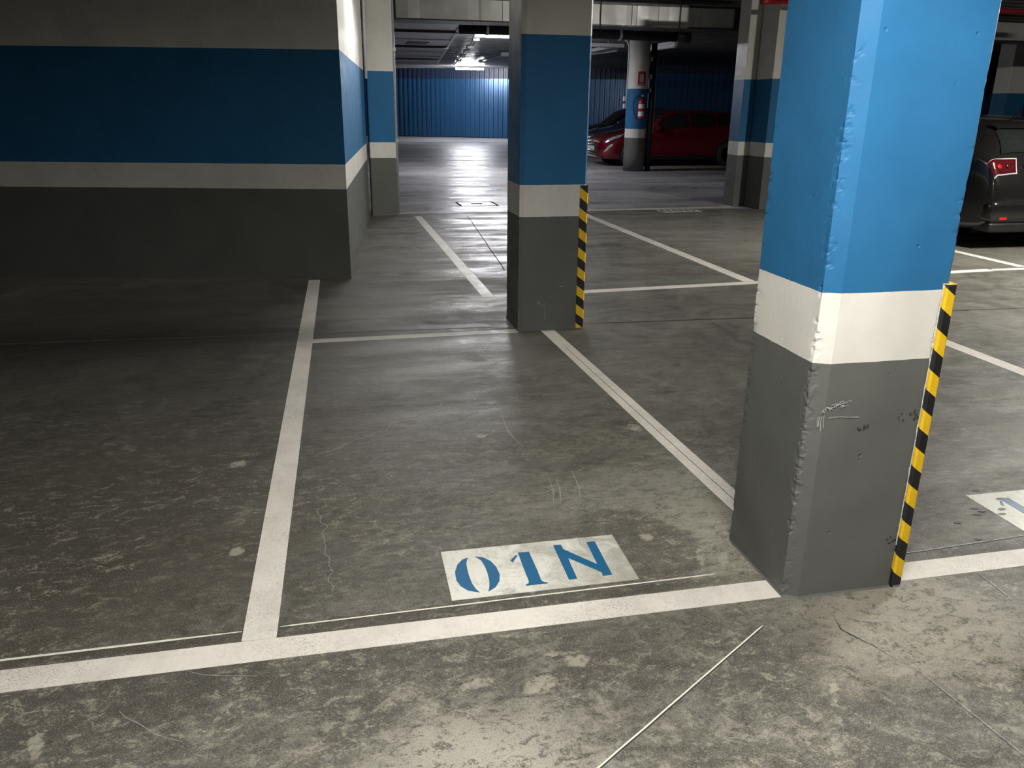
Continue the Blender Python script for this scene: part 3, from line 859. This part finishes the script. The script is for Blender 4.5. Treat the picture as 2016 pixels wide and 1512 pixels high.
sp = empty('sprinkler_pipe', (6.0, 11.4, 2.915), 0, 'red sprinkler pipe at the top between stepped and near pillars', 'pipe')
mk('pipe', tube([(0.05, 0, 0), (5.0, 0, 0)], 0.032, 16), M['red_pipe'], sp, True)
mk('coupling', tube([(0.0, 0, 0), (0.12, 0, 0)], 0.042, 16), M['red_pipe'], sp, True)

# conduits with fittings below the ceiling
cd = empty('conduit', (0, 0, 3.14), 0, 'bright conduit with fittings running towards the glowing tube', 'conduit')
mk('pipe', tube([(3.75, 21.5, 0), (5.60, 38.2, 0)], 0.024, 10), M['galv'], cd, True)
mk('pipe', tube([(3.85, 21.5, 0), (5.70, 38.2, 0)], 0.016, 10), M['galv'], cd, True)
for q in (0.05, 0.22, 0.34, 0.5, 0.68):
    x, y = 3.75 + 1.85 * q, 21.5 + 16.7 * q
    mk('fitting', bbox(x - 0.07, y - 0.12, -0.07, x + 0.10, y + 0.12, 0.03, 0.01), M['white_plastic'], cd)
c2 = empty('conduit', (0, 0, 3.14), 0, 'short bright conduit just right of the long one', 'conduit')
mk('pipe', tube([(5.85, 28.5, 0), (6.1, 35.6, 0)], 0.03, 10), M['galv'], c2, True)
mk('fitting', bbox(5.75, 28.4, -0.06, 6.1, 28.8, 0.04, 0.01), M['white_plastic'], c2)
mk('fitting', bbox(5.9, 33.0, -0.06, 6.15, 33.5, 0.04, 0.01), M['white_plastic'], c2)

def batten(x, y, z, turn, strength, tint, label, length=1.25, lit=True, name='fluorescent_lamp', r=0.035):
    e = empty(name, (x, y, z), radians(turn), label, 'lamp')
    mk('housing', bbox(-length / 2 - 0.03, -0.045, 0.03, length / 2 + 0.03, 0.045, 0.085, 0.008), M['white_plastic'], e)
    for s in (-1, 1):
        mk('end_cap', bbox(s * (length / 2 + 0.015) - 0.02, -0.04, -0.04, s * (length / 2 + 0.015) + 0.02, 0.04, 0.035, 0.006), M['white_plastic'], e)
        mk('hanger', tube([(s * length * 0.35, 0, 0.08), (s * length * 0.35, 0, 3.24 - z)], 0.006, 6), M['steel_dark'], e)
    if z < 2.9:
        hood = join(box(-length / 2 - 0.05, -0.13, 0.086, length / 2 + 0.05, 0.13, 0.094),
                    box(-length / 2 - 0.05, -0.13, -0.043, length / 2 + 0.05, -0.124, 0.086), box(-length / 2 - 0.05, 0.124, -0.043, length / 2 + 0.05, 0.13, 0.086))
        mk('added_hood', hood, M['grey_plastic'], e)  # unseen hood added to cut the light thrown at the middle pillar and walls
    t = NT('lamp_diffuser')
    if lit:
        t.set(color=(0.8, 0.8, 0.8), emit=tint, estr=strength)
    else:
        t.set(color=t.mix(t.noise(8), (0.62, 0.62, 0.64), (0.70, 0.70, 0.72)), rough=0.35)
    mk('diffuser', tube([(-length / 2, 0, -0.004), (length / 2, 0, -0.004)], r, 14), t.m, e, True)
    return e
for (x, y, z, tn, st, tint, lb) in LAMPS:
    batten(x, y, z, tn, st, tint, lb)
batten(8.70, 22.0, 3.02, 92, 0, None, 'unlit tube lamp behind the top of the round pillar', 2.2, False, r=0.07)
batten(7.98, 24.8, 3.06, 94, 0, None, 'unlit tube lamp left of the round pillar', 2.6, False, r=0.07)
tr = empty('cable_tray', (0, 0, 3.0), 0, 'pale cable tray bending towards the top of the round pillar', 'cable tray')
for hy in (23.0, 26.0):
    mk('hanger', tube([(7.65, hy, 0.09), (7.65, hy, 0.24)], 0.01, 6), M['steel_dark'], tr)
mk('tray', join(box(7.55, 22.3, 0, 7.75, 27.0, 0.09), box(6.8, 22.1, 0, 7.8, 22.3, 0.09)), M['grey_plastic'], tr)
cc = empty('conduit', (RX, RY, 0), 0, 'white conduits down the left side of the round pillar', 'conduit')
vr = Vector((0.938, -0.347)); vd = Vector((-0.347, -0.938))
def onp(a, d=0.0):      # point on the round pillar, angle a (deg) to the right of the camera direction
    q = vd * cos(radians(a)) + vr * sin(radians(a))
    return q * (RR + d)
for a, z0 in ((-70, 1.55), (-78, 1.65)):
    p = onp(a, 0.012)
    mk('pipe', tube([(p.x, p.y, z0), (p.x, p.y, 2.88), (p.x - 0.06 * vr.x, p.y - 0.06 * vr.y, 3.0), (p.x - 0.14 * vr.x, p.y - 0.14 * vr.y, 3.04)], 0.011, 8), M['white_plastic'], cc, True)
for a, z, s in ((-88, 1.70, 0.045), (-80, 1.53, 0.045)):
    p = onp(a, 0.03)
    mk('switch_box', bbox(p.x - s, p.y - s, z - s * 1.2, p.x + s, p.y + s, z + s * 1.2, 0.01), M['white_plastic'], cc)

# fire sign, bent around the pillar
fs = empty('fire_sign', (RX, RY, 2.16), 0, 'red fire extinguisher sign on the white top of the round pillar', 'sign')
def curved(a0, a1, z0, z1, d, n=8):
    V, F = [], []
    for i in range(n + 1):
        p = onp(a0 + (a1 - a0) * i / n, d)
        V += [(p.x, p.y, z0), (p.x, p.y, z1)]
    for i in range(n): F.append((2 * i, 2 * i + 2, 2 * i + 3, 2 * i + 1))
    return V, F
mk('panel', curved(-1, 43, -0.155, 0.155, 0.004), M['sign_red'], fs)
mk('pictogram', join(curved(18, 30, -0.09, 0.06, 0.0065), curved(20, 28, 0.06, 0.10, 0.0065), curved(9, 12, -0.08, 0.06, 0.0065), curved(11, 22, 0.065, 0.085, 0.0065)), M['sign_white'], fs)
mk('caption', curved(6, 36, -0.135, -0.118, 0.0065), M['sign_white'], fs)

def extinguisher(x, y, z, label, seed=0):
    e = empty('fire_extinguisher', (x, y, z), 0, label, 'fire extinguisher')
    mk('cylinder', lathe([(0.0, 0.0), (0.06, 0.0), (0.078, 0.015), (0.08, 0.05), (0.08, 0.36), (0.07, 0.41), (0.045, 0.44), (0.022, 0.455), (0.02, 0.48)], 24), M['red_gloss'], e, True)
    for a, b in ((0.06, 0.17), (0.24, 0.34)):
        mk('sticker', curved_local(0.0815, -60, 55, a, b), M['sign_white'], e)
    mk('valve', bbox(-0.03, -0.02, 0.475, 0.03, 0.02, 0.52, 0.006), M['steel_dark'], e)
    mk('handle', join(bbox(-0.02, -0.10, 0.505, 0.02, 0.02, 0.522, 0.004), bbox(-0.018, -0.11, 0.53, 0.018, 0.02, 0.545, 0.004)), M['galv'], e)
    hp = [(0, 0, 0.50)]
    L = -vr
    for s, zz in ((0.08, 0.52), (0.15, 0.48), (0.19, 0.38), (0.19, 0.24), (0.155, 0.12), (0.12, 0.04), (0.10, -0.02)):
        hp.append((L.x * s, L.y * s, zz))
    mk('hose', tube(hp, 0.012, 8), M['black'], e, True)
    return e
def curved_local(r, a0, a1, z0, z1, n=8):
    V, F = [], []
    for i in range(n + 1):
        a = radians(a0 + (a1 - a0) * i / n)
        q = (vd * cos(a) + vr * sin(a)) * r
        V += [(q.x, q.y, z0), (q.x, q.y, z1)]
    for i in range(n): F.append((2 * i, 2 * i + 2, 2 * i + 3, 2 * i + 1))
    return V, F
p = onp(20, 0.085)
extinguisher(RX + p.x, RY + p.y, 1.24, 'red fire extinguisher with black hose on the round pillar')
extinguisher(2.33, 30.9, 1.14, 'small red extinguisher on the farthest pillar')

# ------------------------------------------------------------------ cars
def crom(P, t):
    n = len(P)
    t = min(max(t, 0.0), 1.0) * (n - 1)
    i = min(int(t), n - 2); f = t - i
    p0, p1, p2, p3 = P[max(i - 1, 0)], P[i], P[i + 1], P[min(i + 2, n - 1)]
    def h(a, b, c, d): return 0.5 * (2 * b + (c - a) * f + (2 * a - 5 * b + 4 * c - d) * f * f + (3 * b - a - 3 * c + d) * f * f * f)
    return tuple(h(p0[k], p1[k], p2[k], p3[k]) for k in range(len(p1)))

def interp(tab, x):
    """monotone-ish smooth table lookup: tab of (x, v...)"""
    for i in range(len(tab) - 1):
        if x <= tab[i + 1][0]: break
    a, b = tab[i], tab[i + 1]
    p = tab[i - 1] if i > 0 else a
    n = tab[i + 2] if i + 2 < len(tab) else b
    h = b[0] - a[0]
    f = min(max((x - a[0]) / h, 0), 1)
    out = []
    for k in range(1, len(a)):
        s = (b[k] - a[k]) / h
        sa = (a[k] - p[k]) / (a[0] - p[0]) if p is not a else s
        sb = (n[k] - b[k]) / (n[0] - b[0]) if n is not b else s
        ma = 0 if s * sa <= 0 else 2 * s * sa / (s + sa)
        mb = 0 if s * sb <= 0 else 2 * s * sb / (s + sb)
        f2, f3 = f * f, f * f * f
        out.append(a[k] * (2 * f3 - 3 * f2 + 1) + h * ma * (f3 - 2 * f2 + f) + b[k] * (3 * f2 - 2 * f3) + h * mb * (f3 - f2))
    return out

class Car:
    """hatchback; local x runs from the nose (0) to the tail (L), y across, z up."""
    def __init__(s, L=4.25, W=1.78, Ht=1.46):
        s.L, s.W, s.H = L, W, Ht
        # x/L : top z, belt z, half width scale, roof half width scale, bottom z
        s.tab = [
            (0.000, 0.60, 0.52, 0.62, 0.58, 0.22),
            (0.012, 0.68, 0.60, 0.74, 0.66, 0.20),
            (0.045, 0.76, 0.68, 0.88, 0.74, 0.18),
            (0.110, 0.85, 0.77, 0.96, 0.78, 0.17),
            (0.200, 0.93, 0.86, 1.00, 0.80, 0.17),
            (0.255, 0.99, 0.90, 1.00, 0.78, 0.17),
            (0.330, 1.19, 0.92, 1.00, 0.72, 0.17),
            (0.420, 1.385, 0.94, 1.00, 0.66, 0.17),
            (0.520, 1.455, 0.96, 1.00, 0.65, 0.17),
            (0.640, 1.455, 0.98, 1.00, 0.65, 0.17),
            (0.780, 1.41, 1.01, 1.00, 0.64, 0.17),
            (0.880, 1.34, 1.04, 0.99, 0.62, 0.18),
            (0.925, 1.22, 1.03, 0.97, 0.64, 0.20),
            (0.965, 1.02, 0.97, 0.93, 0.72, 0.22),
            (0.985, 0.86, 0.82, 0.90, 0.76, 0.24),
            (1.000, 0.70, 0.64, 0.84, 0.74, 0.27),
        ]
        k = Ht / 1.46
        s.tab = [(a, b * k, c * k, d, e, f) for a, b, c, d, e, f in s.tab]
    def P(s, u, v, off=0.0, side=1):
        def raw(u, v):
            zt, zb, wi, wr, z0 = interp(s.tab, u)
            w = s.W / 2 * wi; r = s.W / 2 * wr
            r = min(r, w * 0.97)
            mid = z0 + (zb - z0) * 0.50
            re = zt - 0.055 * (1 if zt - zb > 0.12 else 0.5)
            K = [(0, z0), (w * 0.80, z0), (w * 0.965, z0 + 0.07), (w * 0.995, mid), (w * 0.985, zb - 0.10), (w * 0.945, zb), (r, re), (r * 0.72, zt - 0.012), (0, zt)]
            y, z = crom(K, v)
            return Vector((u * s.L, y, z))
        p = raw(u, v)
        if off:
            e = 0.004
            du = raw(min(u + e, 1), v) - raw(max(u - e, 0), v)
            dv = raw(u, min(v + e, 1)) - raw(u, max(v - e, 0))
            n = dv.cross(du)
            if n.length > 1e-9:
                n.normalize()
                if n.y < -0.2 or (abs(n.y) <= 0.2 and n.z < 0 and v > 0.3): n = -n
                p = p + n * off
        return Vector((p.x, p.y * side, p.z))
    def body(s):
        us = []
        for i in range(61):
            t = i / 60
            us.append(0.5 - 0.5 * cos(pi * t) if False else t)
        us = sorted(set([0, .006, .012, .025, .05, .075] + [round(i / 50, 4) for i in range(5, 49)] + [.965, .975, .985, .993, 1.0]))
        vs = [i / 48 for i in range(49)]
        V, F = [], []
        ring = []
        for u in us:
            row = [s.P(u, v) for v in vs] + [s.P(u, v, 0, -1) for v in vs[-2:0:-1]]
            V += row
        m = len(vs) * 2 - 2
        for i in range(len(us) - 1):
            for k in range(m):
                F.append((i * m + k, (i + 1) * m + k, (i + 1) * m + (k + 1) % m, i * m + (k + 1) % m))
        F.append(tuple(range(m)))
        F.append(tuple((len(us) - 1) * m + k for k in range(m - 1, -1, -1)))
        return V, F
    def patch(s, c, off=0.006, nu=10, nv=8, sides=(1,), thick=True):
        """c: four (u, v) corners in order"""
        V, F = [], []
        for sd in sides:
            base = len(V)
            for i in range(nu + 1):
                for j in range(nv + 1):
                    a, b = i / nu, j / nv
                    u = (c[0][0] * (1 - a) + c[1][0] * a) * (1 - b) + (c[3][0] * (1 - a) + c[2][0] * a) * b
                    v = (c[0][1] * (1 - a) + c[1][1] * a) * (1 - b) + (c[3][1] * (1 - a) + c[2][1] * a) * b
                    V.append(s.P(u, v, off, sd))
            for i in range(nu):
                for j in range(nv):
                    q = (base + i * (nv + 1) + j, base + (i + 1) * (nv + 1) + j, base + (i + 1) * (nv + 1) + j + 1, base + i * (nv + 1) + j + 1)
                    F.append(q if sd == 1 else q[::-1])
        return V, F

def car_paint(name, col, rough=0.22, coat=0.8):
    t = NT(name)
    n = t.noise(400, 2)
    t.set(color=t.mix(n, tuple(x * 0.9 for x in col), tuple(x * 1.1 for x in col)), rough=rough, metal=0.25, coat=coat)
    return t.m
M['car_red'] = car_paint('red_car_paint', (0.15, 0.002, 0.010))
M['car_blue'] = car_paint('navy_car_paint', (0.010, 0.022, 0.14))
M['car_black'] = car_paint('black_car_paint', (0.012, 0.011, 0.011), 0.2)
tg = NT('dark_window_glass'); tg.set(color=tg.mix(tg.noise(3), (0.010, 0.012, 0.012), (0.016, 0.018, 0.018)), rough=0.06, spec=0.6, coat=0.3); M['glass'] = tg.m
M['chrome'] = simple('chrome', (0.75, 0.75, 0.76), 0.12, 1.0, var=0.05)
M['lamp_glass'] = simple('headlamp_lens', (0.62, 0.64, 0.66), 0.15, 0.6, var=0.5, scale=25, coat=1.0)
M['tail_red'] = simple('tail_lamp_red', (0.055, 0.003, 0.005), 0.12, var=0.2, scale=6, coat=1.0)
M['tail_dark'] = simple('tail_lamp_smoked', (0.045, 0.008, 0.010), 0.15, var=0.2, scale=6, coat=1.0)
M['tyre'] = simple('tyre_rubber', (0.013, 0.013, 0.013), 0.7)
M['rim'] = simple('alloy_rim', (0.30, 0.30, 0.31), 0.3, 0.8)
M['plate_white'] = simple('number_plate', (0.7, 0.7, 0.68), 0.4, var=0.03)
M['trim_black'] = simple('black_trim', (0.012, 0.012, 0.012), 0.4)
M['reflector'] = simple('red_reflector', (0.5, 0.01, 0.01), 0.2, coat=1.0)

VB, VR = 5 / 8, 6 / 8        # v of the belt line and of the roof edge
def make_car(name, loc, heading, paint, label, L=4.25, W=1.78, Ht=1.46):
    """heading: direction (deg) in which the tail points from the nose"""
    c = Car(L, W, Ht)
    e = empty(name, loc, radians(heading), label, 'car')
    mk('body', c.body(), paint, e, True)
    # glazing
    b, r = VB + 0.012, VR - 0.010
    ws = mk('windscreen', c.patch([(0.268, VR + 0.010), (0.405, VR + 0.010), (0.405, 1.0), (0.262, 1.0)], 0.006, 14, 10, (1, -1)), M['glass'], e, True)
    for k, cs in enumerate(([(0.285, b), (0.375, b), (0.415, r), (0.405, r)], [(0.382, b), (0.545, b), (0.545, r), (0.425, r)],
                            [(0.560, b), (0.720, b), (0.725, r), (0.560, r)], [(0.735, b), (0.835, b + 0.02), (0.81, r), (0.74, r)])):
        for sd in (1, -1):
            o = mk('side_window', c.patch(cs, 0.006, 8, 6, (sd,)), M['glass'], e, True)
    mk('rear_window', c.patch([(0.893, VR + 0.012), (0.957, VR - 0.01), (0.957, 1.0), (0.893, 1.0)], 0.008, 8, 10, (1, -1)), M['glass'], e, True)
    mk('spoiler', c.patch([(0.862, VR + 0.02), (0.895, VR + 0.03), (0.905, 1.0), (0.862, 1.0)], 0.028, 6, 10, (1, -1)), paint, e, True)
    # door joints, handles, mirrors
    for u0 in (0.285, 0.552, 0.728):
        for sd in (1, -1):
            mk('door_joint', c.patch([(u0, 0.30), (u0 + 0.002, 0.30), (u0 + 0.002, VB), (u0, VB)], 0.003, 1, 12, (sd,)), M['trim_black'], e)
    for sd in (1, -1):
        for u0 in (0.495, 0.672):
            p = c.P(u0, 0.545, 0.02, sd)
            mk('door_handle', bbox(p.x - 0.085, p.y - 0.014, p.z - 0.012, p.x + 0.085, p.y + 0.014, p.z + 0.012, 0.006), paint, e, True)
        p = c.P(0.335, VB + 0.01, 0.0, sd)
        mk('mirror', bbox(p.x - 0.07, min(p.y, p.y + sd * 0.22), p.z - 0.01, p.x + 0.06, max(p.y, p.y + sd * 0.22), p.z + 0.13, 0.045, 4), paint, e, True)
        # sill, crease
        mk('sill', c.patch([(0.25, 0.20), (0.74, 0.20), (0.74, 0.27), (0.25, 0.27)], 0.012, 10, 3, (sd,)), M['trim_black'], e, True)
        mk('crease', c.patch([(0.22, 0.43), (0.80, 0.50), (0.80, 0.513), (0.22, 0.443)], 0.007, 16, 2, (sd,)), paint, e, True)
        mk('headlamp', c.patch([(0.030, 0.565), (0.105, 0.585), (0.150, 0.69), (0.040, 0.675)], 0.008, 10, 6, (sd,)), M['lamp_glass'], e, True)
        mk('headlamp_rim', c.patch([(0.022, 0.55), (0.125, 0.57), (0.175, 0.70), (0.030, 0.69)], 0.004, 10, 6, (sd,)), M['trim_black'], e, True)
        mk('fog_lamp', c.patch([(0.018, 0.33), (0.035, 0.36), (0.075, 0.47), (0.040, 0.45)], 0.010, 6, 6, (sd,)), M['lamp_glass'], e, True)
        mk('tail_lamp_rim', c.patch([(0.962, 0.535), (0.9865, 0.575), (0.9865, 0.875), (0.9665, 0.875)], 0.008, 10, 12, (sd,)), M['grey_plastic'], e, True)
        tl = mk('tail_lamp', c.patch([(0.964, 0.545), (0.985, 0.585), (0.985, 0.868), (0.9685, 0.868)], 0.014, 10, 12, (sd,)), M['tail_red'], e, True)
        for v0 in (0.70, 0.81):
            q = c.P(0.9765, v0, 0.016, sd)
            mk('bulb_lens', xf(lathe([(0.030, 0.0), (0.028, 0.006), (0.012, 0.010)], 20), Matrix.Translation(q) @ Matrix.Rotation(radians(60), 4, 'Y')), M['reflector'] if v0 < 0.75 else M['tail_dark'], tl, True)
    # grille
    def fxp(u, v0, v1): return c
    for k, zz in enumerate((0.30, 0.37, 0.44, 0.52)):
        mk('grille_bar', bbox(-0.035, -0.42, zz, -0.005, 0.42, zz + 0.022, 0.006), M['chrome'], e, True)
    mk('grille', bbox(-0.022, -0.44, 0.26, 0.02, 0.44, 0.57, 0.02), M['trim_black'], e, True)
    mk('number_plate', bbox(-0.045, -0.26, 0.395, -0.036, 0.26, 0.505, 0.003), M['plate_white'], e)
    mk('badge', xf(lathe([(0.055, 0), (0.055, 0.01)], 20), Matrix.Translation((-0.012, 0, 0.615)) @ Matrix.Rotation(radians(-90), 4, 'Y')), M['chrome'], e)
    # rear plate recess, bumper, reflectors
    mk('number_plate', bbox(L + 0.012, -0.26, 0.60, L + 0.020, 0.26, 0.71, 0.003), M['plate_white'], e)
    mk('rear_bumper', bbox(L - 0.30, -W * 0.455, 0.30, L + 0.035, W * 0.455, 0.56, 0.09, 5), paint, e, True)
    mk('rear_valance', bbox(L - 0.28, -W * 0.44, 0.20, L + 0.015, W * 0.44, 0.31, 0.03, 3), M['trim_black'], e, True)
    for sd in (1, -1):
        mk('reflector', bbox(L + 0.025, sd * W * 0.36 - 0.05, 0.345, L + 0.040, sd * W * 0.36 + 0.05, 0.375, 0.004), M['reflector'], e)
        mk('tail_lamp', bbox(L * 0.985 - 0.03, min(sd * W * 0.10, sd * W * 0.215), 0.845, L * 0.985 + 0.012, max(sd * W * 0.10, sd * W * 0.215), 0.95, 0.012), M['tail_dark'], e, True)
    mk('antenna', tube([(L * 0.80, 0.0, 1.40 * Ht / 1.46), (L * 0.86, 0.0, 1.62)], [0.007, 0.003], 6), M['trim_black'], e)
    # wheels
    for ux in (0.185, 0.805):
        for sd in (1, -1):
            cx = ux * L
            arch = xf(lathe([(0.36, 0), (0.36, 0.012)], 32), Matrix.Translation((cx, sd * (W / 2 - 0.012), 0.33)) @ Matrix.Rotation(radians(-90 * sd), 4, 'X'))
            mk('wheel_arch', arch, M['trim_black'], e)
            T = Matrix.Translation((cx, sd * (W / 2 - 0.16), 0.315)) @ Matrix.Rotation(radians(-90 * sd), 4, 'X')
            wh = mk('wheel', xf(lathe([(0.20, 0.0), (0.30, 0.0), (0.313, 0.02), (0.315, 0.16), (0.305, 0.19), (0.24, 0.20), (0.21, 0.17), (0.0, 0.16)], 32), T), M['tyre'], e, True)
            sp_ = []
            for q in range(5):
                sp_.append(xf(box(0.02, -0.022, 0.165, 0.22, 0.022, 0.185), T @ Matrix.Rotation(2 * pi * q / 5, 4, 'Z')))
            sp_.append(xf(lathe([(0.235, 0.185), (0.235, 0.20), (0.215, 0.20), (0.21, 0.185)], 32), T))
            mk('rim', join(*sp_), M['rim'], wh)
    return e
make_car('car', (7.08, 22.22, 0), 0, M['car_red'], 'dark red hatchback parked behind the round pillar', 4.45)
make_car('car', (7.85, 25.35, 0), 0, M['car_blue'], 'navy blue car, its nose just beyond the red one')
make_car('car', (8.35, 28.25, 0), 0, M['car_black'], 'black car farthest back, its chrome nose beyond the blue one', 4.2, 1.76, 1.5)
bc = make_car('car', (7.98, 12.0, 0), -90, M['car_black'], 'black hatchback seen from behind at the right edge', 4.1, 1.74, 1.47)
